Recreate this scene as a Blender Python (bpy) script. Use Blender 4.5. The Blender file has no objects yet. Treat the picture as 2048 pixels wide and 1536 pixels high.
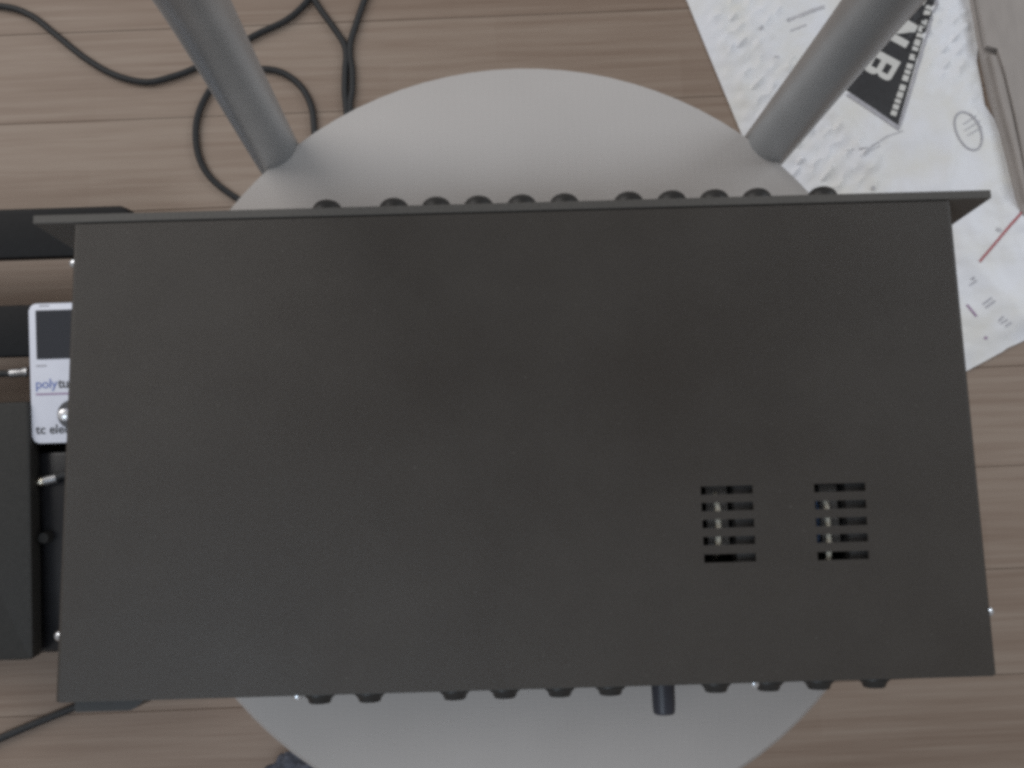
import bpy, bmesh, math, random
from mathutils import Vector, Matrix, noise
random.seed(7)
S = bpy.context.scene
C = S.collection
PI = math.pi

# ---------------------------------------------------------------- camera, light, exposure
ZT = 0.505                       # height of the top cover of the rack unit above the floor
F_PX = 1950.0                    # focal length in pixels of the 2048 px wide photograph
CAM = Vector((-0.0046, -0.0414, ZT + 0.4725))
CROT = (0.1471, 0.0006, -0.0276)
cam_data = bpy.data.cameras.new("camera")
cam = bpy.data.objects.new("camera", cam_data)
C.objects.link(cam)
cam.location = CAM
cam.rotation_euler = CROT
cam_data.sensor_width = 36.0
cam_data.lens = F_PX / 2048 * 36.0
cam_data.clip_start = 0.01
cam_data.clip_end = 100
S.camera = cam

W = bpy.data.worlds.new("World")
S.world = W
W.use_nodes = True
bg = W.node_tree.nodes["Background"]
bg.inputs[0].default_value = (1.0, 0.975, 0.965, 1)
bg.inputs[1].default_value = 0.30


def area(name, loc, target, sx, sy, power, col):
    d = bpy.data.lights.new(name, 'AREA')
    d.shape = 'RECTANGLE'
    d.size, d.size_y, d.energy, d.color = sx, sy, power, col
    o = bpy.data.objects.new(name, d)
    C.objects.link(o)
    o.location = loc
    o.rotation_euler = (Vector(target) - Vector(loc)).to_track_quat('-Z', 'Y').to_euler()
    return o


area("window_light", (-1.9, 1.5, 1.95), (0, 0, 0.3), 2.0, 2.0, 36, (1.0, 0.97, 0.94))
area("side_window_light", (-0.66, -0.80, 1.9), (-0.1, 0, 0.4), 0.8, 0.8, 9, (0.74, 0.87, 1.0))
area("far_window_light", (2.0, 1.0, 1.7), (0.4, 0.2, 0.0), 1.1, 1.1, 15, (0.86, 0.93, 1.0))

S.view_settings.view_transform = 'Standard'
S.view_settings.look = 'None'
S.view_settings.exposure = -0.09
S.view_settings.gamma = 1.0
S.cycles.use_denoising = False
S.cycles.pixel_filter_type = 'BLACKMAN_HARRIS'
S.cycles.filter_width = 3.8

CM = Matrix.LocRotScale(CAM, None, None)
from mathutils import Euler
CR = Euler(CROT).to_matrix()


def at(px, py, z):
    """point at height z that the photograph shows at pixel (px, py)"""
    d = CR @ Vector(((px - 1024) / F_PX, -(py - 768) / F_PX, -1.0))
    t = (z - CAM.z) / d.z
    return CAM + d * t


# ---------------------------------------------------------------- materials
def mat(name, col, rough=0.5, metal=0.0, spec=0.5, var=0.0, vscale=60, bump=0.0, bscale=400, stretch=(1, 1, 1)):
    m = bpy.data.materials.new(name)
    m.use_nodes = True
    nt = m.node_tree
    b = nt.nodes["Principled BSDF"]
    b.inputs["Base Color"].default_value = (*col, 1)
    b.inputs["Roughness"].default_value = rough
    b.inputs["Metallic"].default_value = metal
    b.inputs["Specular IOR Level"].default_value = spec
    tc = nt.nodes.new("ShaderNodeTexCoord")
    mp = nt.nodes.new("ShaderNodeMapping")
    mp.inputs["Scale"].default_value = stretch
    nt.links.new(tc.outputs["Object"], mp.inputs[0])
    if var:
        n = nt.nodes.new("ShaderNodeTexNoise")
        n.inputs["Scale"].default_value = vscale
        n.inputs["Detail"].default_value = 5
        nt.links.new(mp.outputs[0], n.inputs["Vector"])
        r = nt.nodes.new("ShaderNodeMapRange")
        r.inputs["From Min"].default_value = 0.25
        r.inputs["From Max"].default_value = 0.75
        r.inputs["To Min"].default_value = 1 - var
        r.inputs["To Max"].default_value = 1 + var
        nt.links.new(n.outputs["Fac"], r.inputs["Value"])
        mx = nt.nodes.new("ShaderNodeVectorMath")
        mx.operation = 'SCALE'
        mx.inputs[0].default_value = col
        nt.links.new(r.outputs[0], mx.inputs["Scale"])
        nt.links.new(mx.outputs[0], b.inputs["Base Color"])
    if bump:
        n2 = nt.nodes.new("ShaderNodeTexNoise")
        n2.inputs["Scale"].default_value = bscale
        n2.inputs["Detail"].default_value = 3
        nt.links.new(mp.outputs[0], n2.inputs["Vector"])
        bp = nt.nodes.new("ShaderNodeBump")
        bp.inputs["Strength"].default_value = bump
        bp.inputs["Distance"].default_value = 0.001
        nt.links.new(n2.outputs["Fac"], bp.inputs["Height"])
        nt.links.new(bp.outputs[0], b.inputs["Normal"])
    return m


M_COVER = mat("black_powder_coat", (0.032, 0.0262, 0.0215), 0.44, 0, 0.5, 0.22, 900, 0.25, 1600)
def smudge_and_sheen(m):
    nt = m.node_tree
    b = nt.nodes["Principled BSDF"]
    tc = nt.nodes.new("ShaderNodeTexCoord")
    n = nt.nodes.new("ShaderNodeTexNoise")
    n.inputs["Scale"].default_value = 9
    n.inputs["Detail"].default_value = 6
    n.inputs["Roughness"].default_value = 0.62
    nt.links.new(tc.outputs["Object"], n.inputs["Vector"])
    r = nt.nodes.new("ShaderNodeMapRange")
    r.inputs["From Min"].default_value = 0.3
    r.inputs["From Max"].default_value = 0.7
    r.inputs["To Min"].default_value = 0.36
    r.inputs["To Max"].default_value = 0.56
    nt.links.new(n.outputs["Fac"], r.inputs["Value"])
    nt.links.new(r.outputs[0], b.inputs["Roughness"])
    src = b.inputs["Base Color"].links[0].from_socket
    # dust and hand marks; the clouding also stands in for mottled reflections
    d = nt.nodes.new("ShaderNodeTexNoise")
    d.inputs["Scale"].default_value = 5.5
    d.inputs["Detail"].default_value = 8
    d.inputs["Roughness"].default_value = 0.7
    nt.links.new(tc.outputs["Object"], d.inputs["Vector"])
    r2 = nt.nodes.new("ShaderNodeMapRange")
    r2.inputs["From Min"].default_value = 0.42
    r2.inputs["From Max"].default_value = 0.75
    r2.inputs["To Min"].default_value = 0.0
    r2.inputs["To Max"].default_value = 0.11
    nt.links.new(d.outputs["Fac"], r2.inputs["Value"])
    sp = nt.nodes.new("ShaderNodeTexNoise")
    sp.inputs["Scale"].default_value = 420
    sp.inputs["Detail"].default_value = 1
    nt.links.new(tc.outputs["Object"], sp.inputs["Vector"])
    r3 = nt.nodes.new("ShaderNodeMapRange")
    r3.inputs["From Min"].default_value = 0.74
    r3.inputs["From Max"].default_value = 0.80
    r3.inputs["To Max"].default_value = 0.22
    nt.links.new(sp.outputs["Fac"], r3.inputs["Value"])
    ad = nt.nodes.new("ShaderNodeMath"); ad.operation = 'ADD'
    nt.links.new(r2.outputs[0], ad.inputs[0])
    nt.links.new(r3.outputs[0], ad.inputs[1])
    mx = nt.nodes.new("ShaderNodeMix"); mx.data_type = 'RGBA'
    nt.links.new(ad.outputs[0], mx.inputs["Factor"])
    nt.links.new(src, mx.inputs[6])
    mx.inputs[7].default_value = (0.17, 0.16, 0.145, 1)
    nt.links.new(mx.outputs[2], b.inputs["Base Color"])


smudge_and_sheen(M_COVER)
M_PANEL = mat("dark_anodised_panel", (0.084, 0.078, 0.071), 0.55, 0.0, 0.5, 0.12, 700, 0.1, 900)
M_KNOB = mat("black_plastic", (0.022, 0.021, 0.020), 0.48, 0, 0.5, 0.1, 300)
M_STEEL = mat("bright_screw_steel", (0.75, 0.78, 0.82), 0.22, 1.0)
M_DARKSTEEL = mat("dull_steel", (0.28, 0.28, 0.29), 0.4, 0.9)
M_RUBBER = mat("rubber", (0.02, 0.02, 0.02), 0.8, 0, 0.3, 0.2, 200, 0.2, 500)
M_CABLE = mat("cable_rubber", (0.022, 0.023, 0.025), 0.55, 0, 0.4, 0.15, 300)
M_TUBE = mat("grey_satin_tube", (0.44, 0.452, 0.462), 0.40, 0.65, 0.5, 0.06, 40, 0.08, 700)
M_PCB = mat("circuit_board", (0.012, 0.03, 0.02), 0.5, 0, 0.5, 0.3, 300)
M_CREAM = mat("cream_plastic", (0.6, 0.57, 0.48), 0.35)
M_BLUE = mat("blue_plastic", (0.05, 0.11, 0.24), 0.4)
M_SINK = mat("aluminium", (0.45, 0.45, 0.46), 0.35, 0.9, 0.5, 0.1, 200)
M_ALU = mat("black_coated_aluminium", (0.008, 0.008, 0.009), 0.6, 0, 0.3, 0.2, 200, 0.15, 800)
M_WHITE = mat("white_enamel", (0.74, 0.76, 0.85), 0.35, 0, 0.5, 0.03, 60)
M_SCREEN = mat("dark_screen", (0.016, 0.018, 0.026), 0.4, 0, 0.5)
M_PBLUE = mat("blue_print", (0.10, 0.16, 0.46), 0.5)
M_PDARK = mat("dark_print", (0.045, 0.045, 0.05), 0.5)
M_PRED = mat("red_print", (0.45, 0.14, 0.15), 0.55)
M_PGREY = mat("grey_print", (0.44, 0.44, 0.48), 0.6, 0, 0.3, 0.2, 300)
M_PPINK = mat("mauve_print", (0.34, 0.22, 0.36), 0.6)
M_LABEL = mat("black_print", (0.030, 0.030, 0.033), 0.5, 0, 0.4, 0.15, 120)
M_LETTER = mat("white_print", (0.66, 0.66, 0.64), 0.5, 0, 0.4, 0.05, 120)
M_PEDAL = mat("grey_pedal_enamel", (0.026, 0.025, 0.023), 0.6, 0, 0.4, 0.18, 250, 0.3, 500)
M_GLOSS = mat("black_gloss_enamel", (0.010, 0.010, 0.012), 0.28, 0, 0.5, 0.2, 80)
M_CARD = mat("grey_cardboard", (0.37, 0.34, 0.32), 0.75, 0, 0.25, 0.10, 90, 0.2, 300, (1, 0.25, 1))
M_CLOTH = mat("dark_wool", (0.085, 0.092, 0.115), 0.95, 0, 0.1, 0.5, 160, 0.6, 300)


def fabric_material():
    m = mat("pale_grey_woven_fabric", (0.48, 0.48, 0.475), 0.85, 0, 0.25)
    nt = m.node_tree
    b = nt.nodes["Principled BSDF"]
    tc = nt.nodes.new("ShaderNodeTexCoord")
    w1 = nt.nodes.new("ShaderNodeTexWave")
    w1.bands_direction = 'X'
    w1.inputs["Scale"].default_value = 78
    w1.inputs["Distortion"].default_value = 3.0
    w1.inputs["Detail"].default_value = 2
    w2 = nt.nodes.new("ShaderNodeTexWave")
    w2.bands_direction = 'Y'
    w2.inputs["Scale"].default_value = 130
    w2.inputs["Distortion"].default_value = 6.0
    n = nt.nodes.new("ShaderNodeTexNoise")
    n.inputs["Scale"].default_value = 9
    n.inputs["Detail"].default_value = 6
    for x in (w1, w2, n):
        nt.links.new(tc.outputs["Object"], x.inputs["Vector"])
    a = nt.nodes.new("ShaderNodeMath"); a.operation = 'MULTIPLY_ADD'
    a.inputs[1].default_value = 0.6
    nt.links.new(w1.outputs["Fac"], a.inputs[0])
    nt.links.new(w2.outputs["Fac"], a.inputs[2])
    bp = nt.nodes.new("ShaderNodeBump")
    bp.inputs["Strength"].default_value = 0.05
    bp.inputs["Distance"].default_value = 0.001
    nt.links.new(a.outputs[0], bp.inputs["Height"])
    nt.links.new(bp.outputs[0], b.inputs["Normal"])
    s = nt.nodes.new("ShaderNodeMath"); s.operation = 'MULTIPLY_ADD'
    s.inputs[1].default_value = 0.06
    nt.links.new(a.outputs[0], s.inputs[0])
    nt.links.new(n.outputs["Fac"], s.inputs[2])
    r = nt.nodes.new("ShaderNodeValToRGB")
    r.color_ramp.elements[0].position = 0.25
    r.color_ramp.elements[0].color = (0.435, 0.412, 0.396, 1)
    r.color_ramp.elements[1].position = 0.85
    r.color_ramp.elements[1].color = (0.505, 0.480, 0.464, 1)
    nt.links.new(s.outputs[0], r.inputs[0])
    nt.links.new(r.outputs[0], b.inputs["Base Color"])
    return m


def wood_material():
    m = mat("beige_laminate", (0.3, 0.26, 0.23), 0.5, 0, 0.35)
    nt = m.node_tree
    b = nt.nodes["Principled BSDF"]
    tc = nt.nodes.new("ShaderNodeTexCoord")
    oi = nt.nodes.new("ShaderNodeObjectInfo")
    off = nt.nodes.new("ShaderNodeVectorMath"); off.operation = 'SCALE'
    cmb = nt.nodes.new("ShaderNodeCombineXYZ")
    for k in range(3):
        cmb.inputs[k].default_value = (7.3, 3.1, 5.7)[k]
    nt.links.new(cmb.outputs[0], off.inputs[0])
    nt.links.new(oi.outputs["Random"], off.inputs["Scale"])
    add = nt.nodes.new("ShaderNodeVectorMath"); add.operation = 'ADD'
    nt.links.new(tc.outputs["Object"], add.inputs[0])
    nt.links.new(off.outputs[0], add.inputs[1])

    def grain(sx, sy, sc, det):
        mp = nt.nodes.new("ShaderNodeMapping")
        mp.inputs["Scale"].default_value = (sx, sy, 1)
        n = nt.nodes.new("ShaderNodeTexNoise")
        n.inputs["Scale"].default_value = sc
        n.inputs["Detail"].default_value = det
        n.inputs["Roughness"].default_value = 0.6
        n.inputs["Distortion"].default_value = 0.1
        nt.links.new(add.outputs[0], mp.inputs[0])
        nt.links.new(mp.outputs[0], n.inputs["Vector"])
        return n
    g1 = grain(0.7, 22.0, 6.0, 7)
    g2 = grain(2.0, 90.0, 6.0, 4)
    # shorter strips printed in the plank, two rows per plank
    br = nt.nodes.new("ShaderNodeTexBrick")
    br.offset = 0.37
    br.inputs["Scale"].default_value = 1.0
    br.inputs["Mortar Size"].default_value = 0.0
    br.inputs["Bias"].default_value = 0.0
    br.inputs["Brick Width"].default_value = 0.31
    br.inputs["Row Height"].default_value = PITCH / 2
    br.inputs["Color1"].default_value = (0, 0, 0, 1)
    br.inputs["Color2"].default_value = (1, 1, 1, 1)
    shx = nt.nodes.new("ShaderNodeCombineXYZ")
    nt.links.new(oi.outputs["Random"], shx.inputs[0])
    ad2 = nt.nodes.new("ShaderNodeVectorMath"); ad2.operation = 'ADD'
    nt.links.new(tc.outputs["Object"], ad2.inputs[0])
    nt.links.new(shx.outputs[0], ad2.inputs[1])
    nt.links.new(ad2.outputs[0], br.inputs["Vector"])
    sm = nt.nodes.new("ShaderNodeMath"); sm.operation = 'MULTIPLY_ADD'
    sm.inputs[1].default_value = 0.45
    nt.links.new(g2.outputs["Fac"], sm.inputs[0])
    nt.links.new(g1.outputs["Fac"], sm.inputs[2])
    sm2 = nt.nodes.new("ShaderNodeMath"); sm2.operation = 'MULTIPLY_ADD'
    sm2.inputs[1].default_value = 0.16
    nt.links.new(br.outputs["Color"], sm2.inputs[0])
    nt.links.new(sm.outputs[0], sm2.inputs[2])
    sm3 = nt.nodes.new("ShaderNodeMath"); sm3.operation = 'MULTIPLY_ADD'
    sm3.inputs[1].default_value = 0.10
    nt.links.new(oi.outputs["Random"], sm3.inputs[0])
    nt.links.new(sm2.outputs[0], sm3.inputs[2])
    r = nt.nodes.new("ShaderNodeValToRGB")
    e = r.color_ramp.elements
    e[0].position = 0.50
    e[0].color = (0.212, 0.149, 0.112, 1)
    e[1].position = 1.12
    e[1].color = (0.318, 0.250, 0.201, 1)
    e.new(0.78).color = (0.271, 0.203, 0.159, 1)
    nt.links.new(sm3.outputs[0], r.inputs[0])
    nt.links.new(r.outputs[0], b.inputs["Base Color"])
    bp = nt.nodes.new("ShaderNodeBump")
    bp.inputs["Strength"].default_value = 0.06
    bp.inputs["Distance"].default_value = 0.001
    nt.links.new(g2.outputs["Fac"], bp.inputs["Height"])
    nt.links.new(bp.outputs[0], b.inputs["Normal"])
    return m


def paper_material():
    m = mat("white_plastic_film", (0.7, 0.7, 0.72), 0.42, 0, 0.45)
    nt = m.node_tree
    b = nt.nodes["Principled BSDF"]
    tc = nt.nodes.new("ShaderNodeTexCoord")
    n = nt.nodes.new("ShaderNodeTexNoise")
    n.inputs["Scale"].default_value = 22
    n.inputs["Detail"].default_value = 4
    nt.links.new(tc.outputs["Object"], n.inputs["Vector"])
    r = nt.nodes.new("ShaderNodeValToRGB")
    r.color_ramp.elements[0].position = 0.3
    r.color_ramp.elements[0].color = (0.79, 0.785, 0.75, 1)
    r.color_ramp.elements[1].position = 0.62
    r.color_ramp.elements[1].color = (0.84, 0.86, 0.91, 1)
    nt.links.new(n.outputs["Fac"], r.inputs[0])
    nt.links.new(r.outputs[0], b.inputs["Base Color"])
    bp = nt.nodes.new("ShaderNodeBump")
    bp.inputs["Strength"].default_value = 0.22
    bp.inputs["Distance"].default_value = 0.006
    n2 = nt.nodes.new("ShaderNodeTexNoise")
    n2.inputs["Scale"].default_value = 34
    n2.inputs["Detail"].default_value = 3
    nt.links.new(tc.outputs["Object"], n2.inputs["Vector"])
    vo = nt.nodes.new("ShaderNodeTexVoronoi")
    vo.feature = 'SMOOTH_F1'
    vo.inputs["Scale"].default_value = 62
    vo.inputs["Smoothness"].default_value = 0.4
    vo.inputs["Randomness"].default_value = 0.5
    nt.links.new(tc.outputs["Object"], vo.inputs["Vector"])
    n3 = nt.nodes.new("ShaderNodeTexNoise")
    n3.inputs["Scale"].default_value = 7
    nt.links.new(tc.outputs["Object"], n3.inputs["Vector"])
    mr = nt.nodes.new("ShaderNodeMapRange")
    mr.inputs["From Min"].default_value = 0.45
    mr.inputs["From Max"].default_value = 0.6
    mr.inputs["To Min"].default_value = 0.0
    mr.inputs["To Max"].default_value = -1.3
    nt.links.new(n3.outputs["Fac"], mr.inputs["Value"])
    ma = nt.nodes.new("ShaderNodeMath"); ma.operation = 'MULTIPLY_ADD'
    nt.links.new(vo.outputs["Distance"], ma.inputs[0])
    nt.links.new(mr.outputs[0], ma.inputs[1])
    nt.links.new(n2.outputs["Fac"], ma.inputs[2])
    nt.links.new(ma.outputs[0], bp.inputs["Height"])
    nt.links.new(bp.outputs[0], b.inputs["Normal"])
    return m


# ---------------------------------------------------------------- mesh helpers
def nb():
    return bmesh.new()


def box(bm, x0, x1, y0, y1, z0, z1, bev=0.0, seg=2):
    r = bmesh.ops.create_cube(bm, size=1.0)
    vs = r["verts"]
    bmesh.ops.scale(bm, vec=(x1 - x0, y1 - y0, z1 - z0), verts=vs)
    bmesh.ops.translate(bm, vec=((x0 + x1) / 2, (y0 + y1) / 2, (z0 + z1) / 2), verts=vs)
    if bev:
        es = list({e for v in vs for e in v.link_edges})
        bmesh.ops.bevel(bm, geom=es, offset=bev, segments=seg, profile=0.5, affect='EDGES')


def prism(bm, pts, z0, z1, bev=0.0):
    lo = [bm.verts.new((p[0], p[1], z0)) for p in pts]
    hi = [bm.verts.new((p[0], p[1], z1)) for p in pts]
    n = len(pts)
    top = bm.faces.new(hi)
    bm.faces.new(lo[::-1])
    for i in range(n):
        bm.faces.new((lo[i], lo[(i + 1) % n], hi[(i + 1) % n], hi[i]))
    if bev:
        bmesh.ops.bevel(bm, geom=list(top.edges), offset=bev, segments=2, profile=0.5, affect='EDGES')


def rings(bm, p0, axis, prof, n=24):
    """solid of revolution: prof = list of (distance along the axis, radius)"""
    axis = Vector(axis).normalized()
    u = axis.orthogonal().normalized()
    v = axis.cross(u)
    p0 = Vector(p0)
    rows = []
    for d, r in prof:
        if r <= 1e-7:
            rows.append([bm.verts.new(p0 + axis * d)])
        else:
            rows.append([bm.verts.new(p0 + axis * d + (u * math.cos(2 * PI * k / n) + v * math.sin(2 * PI * k / n)) * r) for k in range(n)])
    for a, b in zip(rows, rows[1:]):
        for k in range(n):
            j = (k + 1) % n
            if len(a) == 1 and len(b) == 1:
                continue
            if len(a) == 1:
                bm.faces.new((a[0], b[j], b[k]))
            elif len(b) == 1:
                bm.faces.new((a[k], a[j], b[0]))
            else:
                bm.faces.new((a[k], a[j], b[j], b[k]))


def spline(pts, sub=10):
    P = [Vector(p) for p in pts]
    P = [P[0] * 2 - P[1]] + P + [P[-1] * 2 - P[-2]]
    out = []
    for i in range(1, len(P) - 2):
        for k in range(sub):
            t = k / sub
            a, b, c, d = P[i - 1], P[i], P[i + 1], P[i + 2]
            out.append(0.5 * ((2 * b) + (c - a) * t + (2 * a - 5 * b + 4 * c - d) * t * t + (3 * b - a - 3 * c + d) * t ** 3))
    out.append(P[-2].copy())
    return out


def tube(bm, pts, rad, n=10, sub=10, smooth=True):
    P = spline(pts, sub) if smooth else [Vector(p) for p in pts]
    rows = []
    up = None
    for i, p in enumerate(P):
        t = (P[min(i + 1, len(P) - 1)] - P[max(i - 1, 0)]).normalized()
        if up is None:
            up = t.orthogonal().normalized()
        up = (up - t * up.dot(t)).normalized()
        s = t.cross(up)
        r = rad(i / (len(P) - 1)) if callable(rad) else rad
        rows.append([bm.verts.new(p + (up * math.cos(2 * PI * k / n) + s * math.sin(2 * PI * k / n)) * r) for k in range(n)])
    for a, b in zip(rows, rows[1:]):
        for k in range(n):
            j = (k + 1) % n
            bm.faces.new((a[k], a[j], b[j], b[k]))
    bm.faces.new(rows[0][::-1])
    bm.faces.new(rows[-1])


def obj(name, bm, m, parent=None, smooth=True, local=False):
    """one mesh object; vertices are given in world space unless local"""
    bmesh.ops.recalc_face_normals(bm, faces=bm.faces[:])
    if parent is not None and not local:
        inv = parent.matrix_basis.inverted() if parent.parent is None else (parent.parent.matrix_basis @ parent.matrix_basis).inverted()
        bmesh.ops.transform(bm, matrix=inv, verts=bm.verts[:])
    me = bpy.data.meshes.new(name)
    bm.to_mesh(me)
    bm.free()
    me.materials.append(m)
    if smooth:
        for p in me.polygons:
            p.use_smooth = True
        me.set_sharp_from_angle(angle=math.radians(35))
    o = bpy.data.objects.new(name, me)
    C.objects.link(o)
    if parent is not None:
        o.parent = parent
    return o


def tag(o, label=None, cat=None, group=None, kind=None):
    if label: o["label"] = label
    if cat: o["category"] = cat
    if group: o["group"] = group
    if kind: o["kind"] = kind
    return o


def thing(name, label, cat, loc, rz=0.0, group=None, rx=0.0):
    o = bpy.data.objects.new(name, None)
    C.objects.link(o)
    o.empty_display_size = 0.05
    o.matrix_basis = Matrix.Translation(Vector(loc)) @ Matrix.Rotation(rz, 4, 'Z') @ Matrix.Rotation(rx, 4, 'X')
    return tag(o, label, cat, group)


def dup(o, parent, shift):
    """another copy of a part (and its sub-parts), moved by shift"""
    c = o.copy()
    C.objects.link(c)
    c.parent = parent
    c.location = o.location + Vector(shift)
    for ch in o.children:
        d = ch.copy()
        C.objects.link(d)
        d.parent = c
    return c


def text_bm(body, size, bold=0.0, spacing=1.0):
    cu = bpy.data.curves.new("lettering", 'FONT')
    cu.body = body
    cu.size = size
    cu.offset = bold
    cu.space_character = spacing
    cu.resolution_u = 3
    o = bpy.data.objects.new("lettering", cu)
    C.objects.link(o)
    dg = bpy.context.evaluated_depsgraph_get()
    dg.update()
    me = bpy.data.meshes.new_from_object(o.evaluated_get(dg))
    bm = nb()
    bm.from_mesh(me)
    bpy.data.objects.remove(o)
    bpy.data.curves.remove(cu)
    bpy.data.meshes.remove(me)
    return bm


# ---------------------------------------------------------------- floor of laminate planks
A0, A1 = at(240, 1425, 0), at(2020, 1348.5, 0)
u = (A1 - A0).normalized()
FANG = math.atan2(u.y, u.x)
nrm = Vector((-u.y, u.x, 0))
PITCH = ((at(2030, 732, 0) - A0).dot(nrm)) / 3
M_WOOD = wood_material()
FABRIC = fabric_material()
PAPER = paper_material()
bm = nb()
box(bm, -1.6, 1.6, -1.4, 1.4, -0.03, -0.0085)
floor = tag(obj("floor", bm, mat("floor_underlay", (0.2, 0.15, 0.12), 0.9)), kind="structure")
PL = 1.30
bm = nb()
box(bm, 0.0002, PL - 0.0002, 0.0002, PITCH - 0.0002, -0.008, 0.0, 0.00045, 1)
plank0 = obj("plank", bm, M_WOOD, None)
first = True
for r in range(-9, 12):
    base = A0 + nrm * (r * PITCH)
    shift = random.uniform(0.60, 0.72)
    for k in range(-2, 1):
        p = base + u * (k * PL + shift - A0.x)
        if abs(p.x + PL / 2) > 1.9:
            continue
        o = plank0 if first else plank0.copy()
        if not first:
            C.objects.link(o)
        first = False
        o.parent = floor
        o.location = (p.x, p.y, random.uniform(-0.0003, 0.0002))
        o.rotation_euler = (0, 0, FANG)

# ---------------------------------------------------------------- chair with a round padded seat
SEAT_Z = 0.455
sc = Vector((0.0052, 0.0142, 0.424))
SR = 0.218
chair = thing("round_chair", "round pale grey fabric seat with two grey tubular back posts, carrying the rack unit", "chair", (sc.x, sc.y, 0))
bm = nb()
prof = [(0.0, 0.0), (0.0, 0.05), (0.0007, 0.10), (0.0030, 0.130), (0.0065, 0.158), (0.0115, 0.182), (0.0175, 0.199), (0.021, 0.2105), (0.031, 0.215), (0.041, 0.2125), (0.048, 0.206), (0.052, 0.190), (0.052, 0.0)]
rings(bm, (sc.x, sc.y, SEAT_Z), (0, 0, -1), [(d, r * SR / 0.215) for d, r in prof], 96)
seat = obj("seat", bm, FABRIC, chair)
for L, R_ in (((700, 520), 0), ((1400, 500), 1)):
    bm = nb()
    if R_ == 0:
        pts = [at(760, 640, 0.385), at(650, 450, 0.385), at(590, 366, 0.394), at(552, 304, 0.425), at(467, 148, 0.52), at(385, -4, 0.605), at(290, -170, 0.70), at(230, -280, 0.76)]
    else:
        pts = [at(1330, 560, 0.385), at(1450, 400, 0.385), at(1500, 334, 0.392), at(1535, 290, 0.425), at(1645, 150, 0.51), at(1763, 0, 0.59), at(1890, -160, 0.67), at(1990, -290, 0.73)]
    tube(bm, pts, 0.0142, 32, 10)
    obj("back_post", bm, M_TUBE, chair)
bm = nb()
tube(bm, [at(500, 296, 0.405), at(516, 318, 0.405), at(534, 344, 0.403), at(580, 400, 0.40)], 0.0022, 8, 6)
obj("post_bracket", bm, M_SINK, chair)
for a in (50, 130, 230, 310):
    bm = nb()
    d = Vector((math.cos(math.radians(a)), math.sin(math.radians(a)), 0))
    tube(bm, [Vector((sc.x, sc.y, 0.392)) + d * 0.05, Vector((sc.x, sc.y, 0.39)) + d * 0.10, Vector((sc.x, sc.y, 0.36)) + d * 0.135, Vector((sc.x, sc.y, 0.0)) + d * 0.15], 0.011, 14, 8)
    obj("leg", bm, M_TUBE, chair)

# ---------------------------------------------------------------- rack unit
HW, HD = 0.4416 / 2, 0.2315 / 2
ZB = ZT - 0.044
rack = thing("rack_unit", "black rack-mount audio unit seen from above, lying across the round grey seat", "rack unit", (0, 0, SEAT_Z))
# top cover: folded sheet with ten ventilation slots
slots = []
for yy in (980, 1013, 1047, 1081, 1116):
    a, b = at(1401 + (yy - 980) * 0.05, yy - 7, ZT), at(1506 + (yy - 980) * 0.05, yy + 7, ZT)
    slots.append((a.x, b.x, b.y, a.y))
for yy in (975, 1009, 1043, 1076, 1111):
    a, b = at(1628 + (yy - 980) * 0.05, yy - 7, ZT), at(1732 + (yy - 980) * 0.05, yy + 7, ZT)
    slots.append((a.x, b.x, b.y, a.y))
bm = nb()
TH = 0.0012
xs = sorted({-HW + 0.002, HW - 0.002} | {round(s[i], 5) for s in slots for i in (0, 1)})
ys = sorted({-HD, HD} | {round(s[i], 5) for s in slots for i in (2, 3)})
V = {}
def gv(x, y):
    k = (x, y)
    if k not in V:
        V[k] = bm.verts.new((x, y, ZT))
    return V[k]
for i in range(len(xs) - 1):
    for j in range(len(ys) - 1):
        mx, my = (xs[i] + xs[i + 1]) / 2, (ys[j] + ys[j + 1]) / 2
        if any(s[0] < mx < s[1] and s[2] < my < s[3] for s in slots):
            continue
        bm.faces.new((gv(xs[i], ys[j]), gv(xs[i + 1], ys[j]), gv(xs[i + 1], ys[j + 1]), gv(xs[i], ys[j + 1])))
for sgn in (-1, 1):
    ex = xs[0] if sgn < 0 else xs[-1]
    prevc = [gv(ex, y) for y in ys]
    for q in (30, 60, 90):
        a = math.radians(q)
        x, z = sgn * (HW - 0.002 + 0.002 * math.sin(a)), ZT - 0.002 + 0.002 * math.cos(a)
        cur = [bm.verts.new((x, y, z)) for y in ys]
        for j in range(len(ys) - 1):
            bm.faces.new((prevc[j], prevc[j + 1], cur[j + 1], cur[j]))
        prevc = cur
    cur = [bm.verts.new((sgn * HW, y, ZB + 0.001)) for y in ys]
    for j in range(len(ys) - 1):
        bm.faces.new((prevc[j], prevc[j + 1], cur[j + 1], cur[j]))
bmesh.ops.recalc_face_normals(bm, faces=bm.faces[:])
cover = obj("top_cover", bm, M_COVER, rack, smooth=False)
if cover.data.polygons[0].normal.z < 0:
    cover.data.flip_normals()
sd = cover.modifiers.new("thickness", 'SOLIDIFY')
sd.thickness = TH
sd.offset = -1
# inner tray
bm = nb()
box(bm, -HW + 0.0016, HW - 0.0016, -HD + 0.0012, HD - 0.001, ZB, ZB + 0.0012)
obj("bottom_tray", bm, M_COVER, rack)
bm = nb()
box(bm, -HW + 0.0014, HW - 0.0014, -HD - 0.0006, -HD + 0.0008, ZB, ZT - 0.0016)
obj("rear_panel", bm, M_PANEL, rack)
# front panel with its two rack ears
PF = HD + 0.0052
bm = nb()
box(bm, -0.2413, 0.2413, HD + 0.0008, PF, ZB - 0.0002, ZT + 0.0002, 0.0004, 1)
panel = obj("front_panel", bm, M_PANEL, rack)
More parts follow.
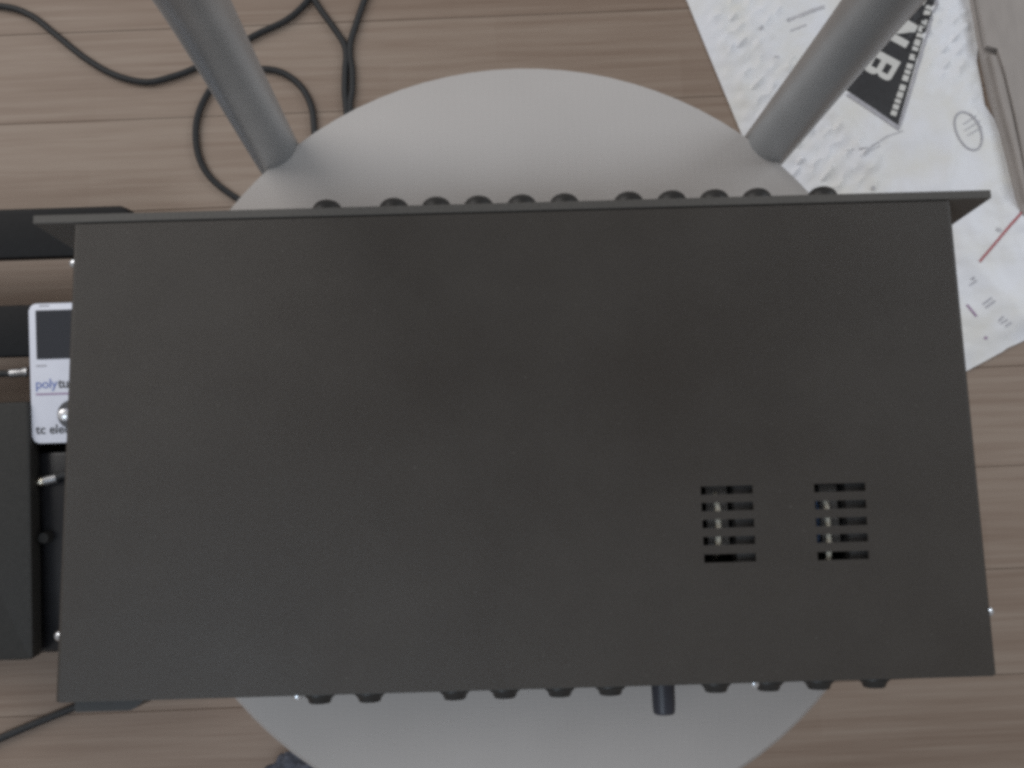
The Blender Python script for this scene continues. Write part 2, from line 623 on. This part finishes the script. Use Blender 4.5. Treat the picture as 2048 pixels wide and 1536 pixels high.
# inside seen through the slots
bm = nb()
box(bm, 0.02, 0.205, -0.105, 0.08, ZB + 0.006, ZB + 0.0076)
obj("circuit_board", bm, M_PCB, rack)
for px, zz, r, mm in ((1433, 0.4995, 0.0014, M_CREAM), (1651, 0.4995, 0.0013, M_CREAM), (1631, 0.497, 0.001, M_BLUE)):
    a, b = at(px, 1002, zz), at(px + 3, 1092, zz)
    if px == 1651:
        b = at(px + 6, 1116, zz)
    bm = nb()
    tube(bm, [(a.x, a.y + 0.01, zz - 0.014), (a.x, a.y, zz), ((a.x + b.x) / 2 + 0.0004, (a.y + b.y) / 2, zz + 0.0006), (b.x, b.y, zz), (b.x + 0.001, b.y - 0.006, zz - 0.014)], r, 10, 6)
    obj("glint_wire", bm, mm, rack)  # wires added to stand in for the glints in the slots
M_DUST = mat("grey_component_shell", (0.16, 0.155, 0.15), 0.5, 0.2, 0.5, 0.25, 300)
for x0, x1 in ((1409, 1462), (1636, 1684)):
    a, b = at(x0, 968, 0.4965), at(x1, 1099, 0.4965)
    bm = nb()
    box(bm, a.x, b.x, b.y, a.y, 0.474, 0.4965, 0.001)
    obj("capacitor_block", bm, M_DUST, rack)
M_SLOT_FILL = mat("slot_fill_grey", (0.06, 0.058, 0.057), 0.6, 0, 0.4, 0.2, 200)  # grey blocks added under the slots so their dark inside looks lighter
for x0, x1 in ((1465, 1530), (1688, 1756)):
    a, b = at(x0, 958, 0.5000), at(x1, 1130, 0.5000)
    bm = nb()
    box(bm, a.x, b.x, b.y, a.y, 0.476, 0.5000, 0.001)
    obj("slot_fill_block", bm, M_SLOT_FILL, rack)
# front knobs
zk = ZB + 0.0218
kx = [655, 788, 873, 957, 1043, 1128, 1256, 1342, 1427, 1512, 1643]
def panel_x(px, py, yplane, z):
    d = CR @ Vector(((px - 1024) / F_PX, -(py - 768) / F_PX, -1.0))
    return (CAM + d * ((z - CAM.z) / d.z)).x
k0 = None
for px in kx:
    py = 406 - (px - 957) * 0.0262 - 8
    x = panel_x(px, py, PF, zk)
    if k0 is None:
        bm = nb()
        rings(bm, (x, PF, zk), (0, 1, 0), [(0.0004, 0), (0.0004, 0.0085), (0.0027, 0.0084)] + [(0.0027 + 0.0086 * math.sin(math.radians(t)) ** 0.85, 0.0084 * math.cos(math.radians(t)) ** 0.8 if t < 90 else 0) for t in range(10, 91, 10)], 28)
        k0 = obj("knob", bm, M_KNOB, rack)
        bm = nb()
        box(bm, x - 0.0004, x + 0.0004, PF + 0.0088, PF + 0.0099, zk + 0.0020, zk + 0.0042)
        obj("pointer", bm, M_LETTER, k0)
        kx0 = x
    else:
        dup(k0, rack, (x - kx0, 0, 0))
# rear jacks
jx = [640, 740, 910, 1010, 1120, 1221, 1432, 1537, 1638, 1749]
j0 = None
zj = ZB + 0.022
for px in jx:
    py = 1386 - (px - 1120) * 0.0265
    x = panel_x(px, py + 8, -HD, zj)
    if j0 is None:
        bm = nb()
        rings(bm, (x, -HD - 0.0006, zj), (0, -1, 0), [(0.0, 0), (0.0, 0.0080), (0.0030, 0.0077), (0.0046, 0.0060), (0.0062, 0.0054), (0.0067, 0.005), (0.0067, 0.0033), (0.001, 0.0033), (0.001, 0)], 24)
        j0 = obj("jack_socket", bm, M_KNOB, rack)
        jx0 = x
    else:
        dup(j0, rack, (x - jx0, 0, 0))
# rear round plug body
bm = nb()
x = panel_x(1327, 1395, -HD, zj)
rings(bm, (x, -HD - 0.0006, zj), (0, -1, 0), [(0, 0), (0, 0.0058), (0.012, 0.0056), (0.0158, 0.0053), (0.0166, 0.0046), (0.0166, 0)], 24)
obj("rear_knob", bm, mat("dark_blue_plastic", (0.028, 0.030, 0.042), 0.4), rack)
# mains inlet at the left of the rear
a = panel_x(172, 1412, -HD, zj)
b = panel_x(312, 1412, -HD, zj)
bm = nb()
prism(bm, [(a, -HD - 0.0006), (a, -HD - 0.0056), (a + 0.001, -HD - 0.0064), (b - 0.008, -HD - 0.0064), (b - 0.005, -HD - 0.0052), (b, -HD - 0.0006)], ZB + 0.009, ZB + 0.0345)
obj("power_inlet", bm, M_KNOB, rack)
# screws
def screw(p, axis, r=0.0028, h=0.0024):
    bm = nb()
    rings(bm, p, axis, [(0, 0), (0, r), (h * 0.55, r * 0.92), (h * 0.9, r * 0.6), (h, 0)], 14)
    obj("screw", bm, M_STEEL, rack)
for px, py, sg in ((143, 527, -1), (109, 1272, -1), (1984, 1223, 1), (1925, 560, 1)):
    q = at(px, py, 0.500)
    screw((sg * HW, q.y, 0.4995 if py != 560 else 0.496), (sg, 0, 0), 0.0028, 0.0034 if py != 560 else 0.001)
for px, py in ((595, 1402), (1510, 1378)):
    x = panel_x(px, py, -HD, 0.499)
    screw((x, -HD - 0.0006, 0.4985), (0, -1, 0), 0.0024, 0.0032)
for sx in (-1, 1):
    for sy in (-1, 1):
        bm = nb()
        rings(bm, (sx * 0.115, sy * 0.085, ZB), (0, 0, -1), [(0, 0), (0, 0.009), (0.005, 0.0085), (0.0061, 0.008), (0.0061, 0)], 18)
        obj("rubber_foot", bm, M_RUBBER, rack)

# ---------------------------------------------------------------- pedalboard and pedals on the left
TILT = math.radians(8.0)                              # the board slopes down towards the player
RZ = 0.074                                            # top of the rails in the board's own frame
TT = 0.053                                            # height of the tuner pedal
PYAW = math.radians(0.2)
board = thing("pedalboard", "black railed pedalboard on the floor, its right end under the rack unit", "pedalboard", at(0, 860, 0), PYAW, None, TILT)


def lp(root, px, py, z):
    """point at height z in a thing's own frame that the photograph shows at (px, py)"""
    inv = root.matrix_basis.inverted()
    d = CR @ Vector(((px - 1024) / F_PX, -(py - 768) / F_PX, -1.0))
    o_, d_ = inv @ CAM, inv.to_3x3() @ d
    return o_ + d_ * ((z - o_.z) / d_.z)


def bl(px, py, z):
    return lp(board, px, py, z)


def bw(px, py, z):
    return board.matrix_basis @ bl(px, py, z)


xr = bl(256, 415, RZ).x
for y0, y1 in ((415, 514), (608, 712), (806, 905), (1000, 1100), (1198, 1306)):
    a, b = bl(90, y0, RZ), bl(90, y1, RZ)
    bm = nb()
    if y0 == 415:
        prism(bm, [(-0.30, b.y), (xr, b.y), (xr + 0.001, a.y - 0.007), (xr - 0.002, a.y - 0.0025), (xr - 0.008, a.y), (-0.30, a.y)], RZ - 0.018, RZ, 0.003)
    else:
        box(bm, -0.30, xr - 0.005, b.y, a.y, RZ - 0.016, RZ, 0.003)
    obj("rail", bm, M_ALU, board, local=True)
ya, yb = bl(90, 430, RZ).y, bl(90, 1300, RZ).y
for x in (-0.29, xr - 0.03):
    bm = nb()
    box(bm, x, x + 0.022, yb, ya, 0.036, RZ - 0.0185, 0.002)
    obj("side_bar", bm, M_ALU, board, local=True)
    for y in (yb + 0.02, ya - 0.02):
        bm = nb()
        h = 0.0358 + y * math.tan(TILT)
        rings(bm, (x + 0.011, y, 0.0358), (0, 0, -1), [(0, 0), (0, 0.011), (h - 0.0015, 0.0095), (h - 0.0015, 0)], 16)
        obj("foot", bm, M_RUBBER, board, local=True)

# tuner pedal
tuner = thing("tuner_pedal", "white tuner pedal with a dark screen, half hidden under the rack unit", "pedal", board.matrix_basis @ (lambda q: Vector((q.x, q.y, RZ)))(bl(57, 608, RZ + TT)), PYAW, None, TILT)


def tp(px, py, z=TT):
    return lp(tuner, px, py, z)


TL = -tp(63, 887).y
TW = 0.0715


def rrect(x0, x1, y0, y1, r, n=6):
    out = []
    for cx, cy, a0 in ((x1 - r, y1 - r, 0), (x0 + r, y1 - r, 90), (x0 + r, y0 + r, 180), (x1 - r, y0 + r, 270)):
        for k in range(n + 1):
            a = math.radians(a0 + 90 * k / n)
            out.append((cx + r * math.cos(a), cy + r * math.sin(a)))
    return out
bm = nb()
prism(bm, rrect(0.0006, TW - 0.0006, -TL + 0.0006, -0.0006, 0.0055), 0.001, TT - 0.004, 0.0015)
obj("case", bm, M_GLOSS, tuner, local=True)
bm = nb()
prism(bm, rrect(0, TW, -TL, 0, 0.006), TT - 0.004, TT, 0.0012)
obj("top_plate", bm, M_WHITE, tuner, local=True)
zt = TT
bm = nb()
s0, s1 = tp(71, 621), tp(71, 719)
prism(bm, rrect(s0.x, TW - s0.x, s1.y, s0.y, 0.0008, 2), zt - 0.001, zt + 0.0004)
obj("screen", bm, M_SCREEN, tuner, local=True)
def place_text(name, body, size, m, parent, x, y, z, bold=0.0, spacing=1.0, sx=1.0):
    bm = text_bm(body, size, bold, spacing)
    bmesh.ops.transform(bm, matrix=Matrix.Translation((x, y, z)) @ Matrix.Diagonal((sx, 1, 1, 1)), verts=bm.verts[:])
    w = max(v.co.x for v in bm.verts)
    o = obj(name, bm, m, parent, smooth=False, local=True)
    return w
q = tp(71, 777)
w = place_text("lettering", "poly", 0.0118, M_PBLUE, tuner, q.x, q.y, zt + 0.0003, 0.0, 0.95)
place_text("lettering", "tune", 0.0118, M_PDARK, tuner, w + 0.0006, q.y, zt + 0.0003, 0.0002, 0.95)
q = tp(72, 868)
place_text("lettering", "tc electronic", 0.0112, M_PDARK, tuner, q.x, q.y, zt + 0.0003, 0.0002, 1.0)
for a, b, th, mm in (((72, 789), (190, 787), 0.0007, M_PPINK), ((72, 732), (93, 732), 0.0007, M_PGREY), ((78, 612), (98, 611.5), 0.0006, M_PGREY)):
    s, e = tp(*a), tp(*b)
    bm = nb()
    vs = [bm.verts.new((x, y, zt + 0.0003)) for x, y in ((s.x, s.y - th), (e.x, s.y - th), (e.x, s.y + th), (s.x, s.y + th))]
    bm.faces.new(vs)
    obj("printed_line", bm, mm, tuner, smooth=False, local=True)
q = tp(139, 829)
bm = nb()
rings(bm, (TW / 2, q.y, zt), (0, 0, 1), [(0.0, 0.0128), (0.0012, 0.0126), (0.0014, 0.0095), (0.003, 0.0092), (0.0032, 0.0)], 28)
fs = obj("footswitch_base", bm, mat("dark_nut", (0.10, 0.10, 0.105), 0.35, 0.5), tuner, local=True)
bm = nb()
rings(bm, (TW / 2, q.y, zt + 0.003), (0, 0, 1), [(0.0, 0.0052), (0.013, 0.0052), (0.015, 0.0046), (0.0158, 0.003), (0.016, 0)], 24)
obj("footswitch", bm, mat("brushed_chrome", (0.8, 0.8, 0.82), 0.3, 0.7), tuner, local=True)

# treadle pedal, mostly out of the frame
VZ = 0.062
tq = bl(66, 1320, RZ + VZ)
treadle = thing("treadle_pedal", "large dark grey treadle pedal at the left edge, beside the white tuner pedal", "pedal", board.matrix_basis @ Vector((tq.x, tq.y, RZ)), PYAW, None, TILT)
LT = bl(60, 803, RZ + VZ).y - tq.y
bm = nb()
box(bm, -0.098, -0.014, 0.004, LT - 0.006, 0.001, 0.030, 0.004)
obj("base_case", bm, M_GLOSS, treadle, local=True)
bm = nb()
pr = rrect(-0.1, 0, 0, LT, 0.004, 4)
prism(bm, pr, 0.046, VZ, 0.0025)
for v in bm.verts:                                    # the treadle tips away from the player
    v.co.z += -0.006 * v.co.y / LT
obj("treadle", bm, M_PEDAL, treadle, local=True)
bm = nb()
rings(bm, (-0.09, LT / 2, 0.036), (1, 0, 0), [(0, 0), (0, 0.010), (0.07, 0.010), (0.07, 0)], 16)
obj("hinge_pin", bm, M_DARKSTEEL, treadle, local=True)

# glossy black pedal between the treadle and the rack unit
gq = bl(66, 1304, RZ + 0.041)
gp = thing("black_pedal", "glossy black pedal in the gap between the treadle pedal and the rack unit", "pedal", board.matrix_basis @ Vector((gq.x, gq.y, RZ)), PYAW, None, TILT)
GL = bl(60, 905, RZ + 0.041).y - gq.y
bm = nb()
box(bm, 0, 0.075, 0, GL, 0.001, 0.041, 0.003)
obj("case", bm, M_GLOSS, gp, local=True)
for yy in (0.575,):
    bm = nb()
    rings(bm, (0.016, GL * yy, 0.041), (0, 0, 1), [(0, 0.0055), (0.006, 0.005), (0.009, 0.0045), (0.0095, 0)], 20)
    obj("knob", bm, M_RUBBER, gp, local=True)

# patch leads with right-angle plugs
def patch(label, plug_px, z, pts, mplug):
    p = bw(*plug_px, RZ + z)
    e = thing("patch_lead", label, "cable", p, 0)
    bm = nb()
    tube(bm, pts, 0.003, 10, 8)
    obj("lead", bm, M_CABLE, e)
    return e, p
e, p = patch("black patch lead plugged into the tuner pedal's left side", (55, 746), 0.024,
             [bw(24, 747, RZ + 0.021), bw(-20, 752, RZ + 0.018), bw(-70, 790, RZ + 0.014), bw(-120, 860, RZ + 0.011)], M_SINK)
bm = nb()
a = bw(57, 744, RZ + 0.024)
d = (bw(20, 747, RZ + 0.024) - a).normalized()
rings(bm, a, d, [(0, 0), (0, 0.0046), (0.004, 0.0046), (0.005, 0.0040), (0.016, 0.0038), (0.017, 0.003), (0.017, 0)], 18)
obj("plug", bm, M_SINK, e)
e, p = patch("black patch lead with a metal plug lying on the glossy black pedal", (76, 962), 0.0458,
             [bw(98, 962, RZ + 0.0458), bw(130, 950, RZ + 0.0458), bw(180, 955, RZ + 0.0458), bw(260, 990, RZ + 0.0458)], M_SINK)
bm = nb()
a = bw(69, 966, RZ + 0.0458)
d = (bw(110, 957, RZ + 0.0458) - a).normalized()
rings(bm, a, d, [(0, 0), (0, 0.0022), (0.005, 0.0026), (0.0055, 0.0042), (0.009, 0.0042), (0.0095, 0)], 18)
obj("plug", bm, mat("bright_nickel", (0.85, 0.8, 0.68), 0.25, 1.0), e)
bm = nb()
rings(bm, a + d * 0.0095, d, [(0, 0), (0, 0.0043), (0.011, 0.0040), (0.0115, 0)], 18)
obj("plug_sleeve", bm, M_DARKSTEEL, e)

# ---------------------------------------------------------------- cables on the floor
def cable(label, px, rad=0.0034, lift=None):
    pts = []
    for i, q in enumerate(px):
        z = q[2] if len(q) > 2 else rad + 0.0004
        pts.append(at(q[0], q[1], z))
    bm = nb()
    tube(bm, pts, rad, 10, 10)
    o = obj("audio_cable", bm, M_CABLE)
    # origin at the cable's first point on the floor
    c = sum((v.co for v in o.data.vertices), Vector()) / len(o.data.vertices)
    c.z = 0
    o.data.transform(Matrix.Translation(-c))
    o.location = c
    return tag(o, label, "cable", "black audio cables on the floor")
cable("black cable sagging in a wide bow across the top left floor corner",
      [(-120, 10), (0, 12), (60, 30), (110, 68), (170, 116), (230, 150), (292, 164), (345, 153), (390, 136), (450, 104), (515, 68), (570, 42), (604, 14), (622, -12), (640, -60)])
cable("black cable curling in an open loop round the left back post and under the seat",
      [(660, 420), (636, 330), (629, 268), (622, 212), (597, 168), (552, 141), (490, 140), (440, 158), (408, 200), (392, 250), (396, 308), (420, 354), (470, 394), (540, 430), (640, 460)])
cable("left strand of the two cables that join above the seat",
      [(600, -60), (630, 2), (662, 48), (686, 84), (692, 110), (690, 140), (689, 180), (692, 215), (700, 280), (720, 400)])
cable("right strand of the two cables that join above the seat",
      [(752, -60), (728, 2), (712, 48), (701, 84), (700, 112), (704, 140), (704, 180), (700, 215), (712, 280), (740, 400)])
cable("black cable crossing the bottom left corner and vanishing under the rack unit",
      [(-80, 1514), (0, 1477), (70, 1447), (150, 1414), (230, 1380), (330, 1350), (450, 1330)], 0.0037)

# ---------------------------------------------------------------- white printed bag on the floor
BAG = [(1346, -60), (1376, 0), (1428, 128), (1486, 268), (1540, 390), (1640, 560), (1760, 680), (1934, 742), (1975, 720), (2010, 701), (2016, 696), (2060, 676), (2120, 640), (2120, 420), (2050, 404), (2034, 392), (2020, 342), (2006, 278), (1991, 236), (1972, 208), (1966, 170), (1956, 120), (1960, 60), (1944, 0), (1938, -60)]
BAGW = [at(q[0], q[1], 0.005) for q in BAG]


def rim(p):
    d = 9.0
    for a, b in zip(BAGW, BAGW[1:] + BAGW[:1]):
        ab = (b - a).xy
        t = max(0.0, min(1.0, (p.xy - a.xy).dot(ab) / ab.length_squared))
        d = min(d, (p.xy - a.xy - ab * t).length)
    return min(1.0, d / 0.022)


def bag_h(x, y):
    p = Vector((x, y, 0))
    lab = at(1790, 120, 0.006)
    dl = min(1.0, max(0.0, ((p.xy - lab.xy).length - 0.05) / 0.06))
    n1 = noise.noise(Vector((x * 9 + 3, y * 9, 0.3)))
    n2 = 1 - abs(noise.noise(Vector((x * 16, y * 16 + 5, 1.7)))) * 2
    n3 = noise.noise(Vector((x * 48, y * 48, 4.1)))
    bub = 0.0
    f1 = math.sin(x * 330 + 0.8 * math.sin(y * 60)) * math.sin(y * 330 + 0.8 * math.sin(x * 70 + 1))
    e1 = min((p - at(1480, 60, 0)).length, (p - at(1530, 180, 0)).length, (p - at(1650, 330, 0)).length, (p - at(1945, 120, 0)).length, (p - at(1925, 40, 0)).length)
    bub = 0.0050 * max(0.0, f1) * max(0.0, 1 - (e1 / 0.075) ** 2)
    h = 0.005 + bub + 0.0022 * n1 + 0.0030 * dl * max(0, n2) ** 2 + 0.0004 * dl * n3
    for (a, b, c) in (((1925, 516), (2060, 664), 0.003), ((1655, 215), (1740, 330), 0.004), ((1990, 392), (2060, 470), 0.003)):
        A, B = at(*a, 0), at(*b, 0)
        t = max(0, min(1, (p - A).dot(B - A) / (B - A).length_squared))
        dd = (p - (A + (B - A) * t)).length
        h += c * math.exp(-(dd / 0.010) ** 2)
    k = rim(p)
    return 0.0022 + (max(0.0022, h) - 0.0022) * k * k * (3 - 2 * k)


def drape(bm, eps, step=0.006):
    x0 = min(v.co.x for v in bm.verts); x1 = max(v.co.x for v in bm.verts)
    y0 = min(v.co.y for v in bm.verts); y1 = max(v.co.y for v in bm.verts)
    for ax, lo, hi in ((0, x0, x1), (1, y0, y1)):
        k = math.ceil(lo / step) * step
        while k < hi:
            co = [0, 0, 0]; co[ax] = k
            no = [0, 0, 0]; no[ax] = 1
            bmesh.ops.bisect_plane(bm, geom=bm.verts[:] + bm.edges[:] + bm.faces[:], plane_co=co, plane_no=no, dist=1e-6)
            k += step
    bmesh.ops.triangulate(bm, faces=bm.faces[:])
    for v in bm.verts:
        v.co.z = bag_h(v.co.x, v.co.y) + eps


def poly(px, z=0.005):
    bm = nb()
    bm.faces.new([bm.verts.new((at(x, y, z).x, at(x, y, z).y, 0)) for x, y in px])
    return bm
bagpos = at(1800, 350, 0)
bag = thing("printed_bag", "flat white plastic bag with black lettered emblem, on the floor behind the right post", "bag", (bagpos.x, bagpos.y, 0))
bm = poly(BAG)
drape(bm, 0.0)
be = [e for e in bm.edges if e.is_boundary]
ex = bmesh.ops.extrude_edge_only(bm, edges=be)
for v in ex["geom"]:
    if isinstance(v, bmesh.types.BMVert):
        v.co.z = 0.0003
obj("bag_film", bm, PAPER, bag)
def bagpart(name, bm, m, eps=0.0007):
    drape(bm, eps)
    return obj(name, bm, m, bag, smooth=False)
bagpart("emblem_panel", poly([(1620, 132), (1700, 186), (1795, 251), (1832, 120), (1867, 12), (1880, -40), (1740, -40)]), M_LABEL, 0.0006)
bagpart("emblem_border", poly([(1700, 187), (1690, 190), (1797, 262), (1802, 250), (1872, 16), (1886, -40), (1881, -40), (1868, 12), (1796, 252)]), M_PGREY, 0.0008)
def pxframe(ox, oy, dx, dy):
    """floor frame with origin at a pixel and x along a pixel direction"""
    o_ = at(ox, oy, 0.005)
    q_ = at(ox + dx, oy + dy, 0.005)
    a = math.atan2(q_.y - o_.y, q_.x - o_.x)
    return Matrix.Translation((o_.x, o_.y, 0)) @ Matrix.Rotation(a, 4, 'Z')
SZ = 0.0447
GLYPHS = {
    "B": [[(0, 0), (.27, 0), (.27, 1), (0, 1)], [(.27, 0), (.62, 0), (.62, .2), (.27, .2)], [(.27, .41), (.62, .41), (.62, .6), (.27, .6)], [(.27, .82), (.62, .82), (.62, 1), (.27, 1)],
          [(.62, 0), (.73, 0), (.83, .06), (.87, .17), (.87, .36), (.82, .46), (.74, .505), (.62, .505)], [(.62, .505), (.74, .505), (.81, .6), (.83, .7), (.83, .85), (.79, .95), (.70, 1), (.62, 1)]],
    "N": [[(0, 0), (.27, 0), (.27, 1), (0, 1)], [(.68, 0), (.95, 0), (.95, 1), (.68, 1)], [(.27, .52), (.68, 0), (.68, .46), (.27, 1)]],
    "U": [[(0, .15), (.27, .15), (.27, 1), (0, 1)], [(.66, .15), (.93, .15), (.93, 1), (.66, 1)], [(0, .15), (.1, 0), (.83, 0), (.93, .15), (.66, .15), (.6, .22), (.33, .22), (.27, .15)]],
}
LH = 0.0315
for ch, ox, oy in (("U", 1820, -60), ("N", 1784, 24), ("B", 1748, 97)):
    bm = nb()
    for pl in GLYPHS[ch]:
        bm.faces.new([bm.verts.new((x * LH, y * LH, 0)) for x, y in pl])
    bmesh.ops.transform(bm, matrix=pxframe(ox, oy, -51, 86), verts=bm.verts[:])
    bagpart("letter", bm, M_LETTER, 0.0010)
# small row of capitals along the emblem's right edge, too worn to read
rnd = random.Random(3)
s = 0.0
A = Vector((1858, 12)); B = Vector((1787, 226))
ux = (B - A).normalized(); vx = Vector((-ux.y, ux.x))
L_ = (B - A).length
bmall = nb()
t = 0.0
while t < L_:
    w = rnd.choice((8, 10, 12))
    c0 = A + ux * t
    q = [c0 - vx * 6, c0 + vx * 6, c0 + ux * w + vx * 6, c0 + ux * w - vx * 6]
    bmall.faces.new([bmall.verts.new((at(p.x, p.y, 0.005).x, at(p.x, p.y, 0.005).y, 0)) for p in q])
    t += w + rnd.choice((3, 3, 4, 8))
bagpart("small_print", bmall, M_LETTER, 0.0010)
# oval stamp
def ell(cx, cy, a, b, ang, n=40):
    ca, sa = math.cos(ang), math.sin(ang)
    return [(cx + a * math.cos(2 * PI * k / n) * ca - b * math.sin(2 * PI * k / n) * sa, cy + a * math.cos(2 * PI * k / n) * sa + b * math.sin(2 * PI * k / n) * ca) for k in range(n)]
o1, o2 = ell(1935, 263, 42, 25, math.radians(62)), ell(1935, 263, 38.5, 21.5, math.radians(62))
bm = nb()
va = [bm.verts.new((at(x, y, .005).x, at(x, y, .005).y, 0)) for x, y in o1]
vb = [bm.verts.new((at(x, y, .005).x, at(x, y, .005).y, 0)) for x, y in o2]
for k in range(40):
    j = (k + 1) % 40
    bm.faces.new((va[k], va[j], vb[j], vb[k]))
bagpart("oval_stamp", bm, M_PGREY)
def strip(a, b, w):
    a, b = Vector(a), Vector(b)
    n_ = Vector((-(b - a).y, (b - a).x)).normalized() * w / 2
    return poly([tuple(a - n_), tuple(b - n_), tuple(b + n_), tuple(a + n_)])
M_FAINT = mat("faint_print", (0.56, 0.56, 0.59), 0.6, 0, 0.3, 0.15, 400)
for a, b, w, m in (((1925, 250), (1950, 233), 2.5, M_FAINT), ((1928, 262), (1958, 243), 2.5, M_FAINT), ((1934, 272), (1962, 255), 2.5, M_FAINT),
                   ((1574, 42), (1648, 14), 6, M_FAINT), ((1580, 62), (1612, 50), 3, M_FAINT),
                   ((1690, 302), (1735, 300), 3, M_FAINT), ((1735, 300), (1772, 274), 3, M_FAINT), ((1772, 274), (1806, 262), 2, M_FAINT), ((1722, 312), (1760, 292), 2, M_FAINT),
                   ((1955, 526), (2050, 414), 5, M_PRED), ((1932, 610), (1950, 634), 4, M_PPINK),
                   ((1937, 572), (1951, 562), 2.5, M_PGREY), ((1940, 560), (1946, 556), 4, M_PGREY), ((1963, 610), (1980, 597), 3, M_PGREY), ((1968, 617), (1986, 603), 3, M_PGREY),
                   ((1995, 643), (2004, 634), 3, M_PGREY), ((1999, 648), (2012, 640), 2.5, M_PGREY), ((2008, 654), (2019, 646), 3, M_PGREY), ((1968, 676), (1974, 676), 5, M_PPINK),
                   ((1520, 58), (1524, 62), 6, M_FAINT), ((1548, 114), (1553, 118), 5, M_FAINT), ((1990, 460), (2000, 462), 8, M_FAINT), ((1742, 376), (1746, 382), 6, M_FAINT)):
    bagpart("printed_mark", strip(a, b, w), m)

# ---------------------------------------------------------------- folded cardboard at the right edge
cb = at(2040, 200, 0)
card = thing("flattened_carton", "grey brown flattened cardboard carton with two slit edges at the top right corner", "carton", (cb.x, cb.y, 0))
def cpoly(px, z0, z1, name, bev=0.0006):
    bm = nb()
    prism(bm, [(at(x, y, z1).x, at(x, y, z1).y) for x, y in px][::-1], z0, z1, bev)
    return obj(name, bm, M_CARD, card)
cpoly([(1940, -60), (1946, 0), (1966, 108), (1984, 190), (2006, 262), (2028, 350), (2046, 430), (2160, 430), (2160, -60)], 0.0005, 0.010, "lower_sheet")
cpoly([(1950, -60), (1956, 0), (1973, 92), (1996, 96), (2012, 150), (2032, 230), (2066, 400), (2150, 400), (2150, -60)], 0.0125, 0.018, "flap")
cpoly([(1982, 108), (2001, 190), (2028, 290), (2054, 400), (2061, 400), (2036, 280), (2012, 172), (1998, 112)], 0.0105, 0.0155, "flap")

# ---------------------------------------------------------------- dark woollen cloth under the seat at the bottom
wc = at(652, 1566, 0.0)
bm = nb()
bmesh.ops.create_icosphere(bm, subdivisions=5, radius=1.0)
for v in bm.verts:
    n1 = noise.fractal(v.co * 2.6 + Vector((4, 1, 2)), 0.8, 2.0, 5)
    s = 1 + 0.22 * n1
    v.co = Vector((v.co.x * 0.052 * s, v.co.y * 0.045 * s, max(-0.0, v.co.z * 0.06 * s + 0.012)))
cl = obj("wool_sock", bm, M_CLOTH)
cl.location = (wc.x, wc.y, 0.0008)
tag(cl, "dark blue grey fuzzy woollen lump beside the seat's bottom edge", "wool cloth")
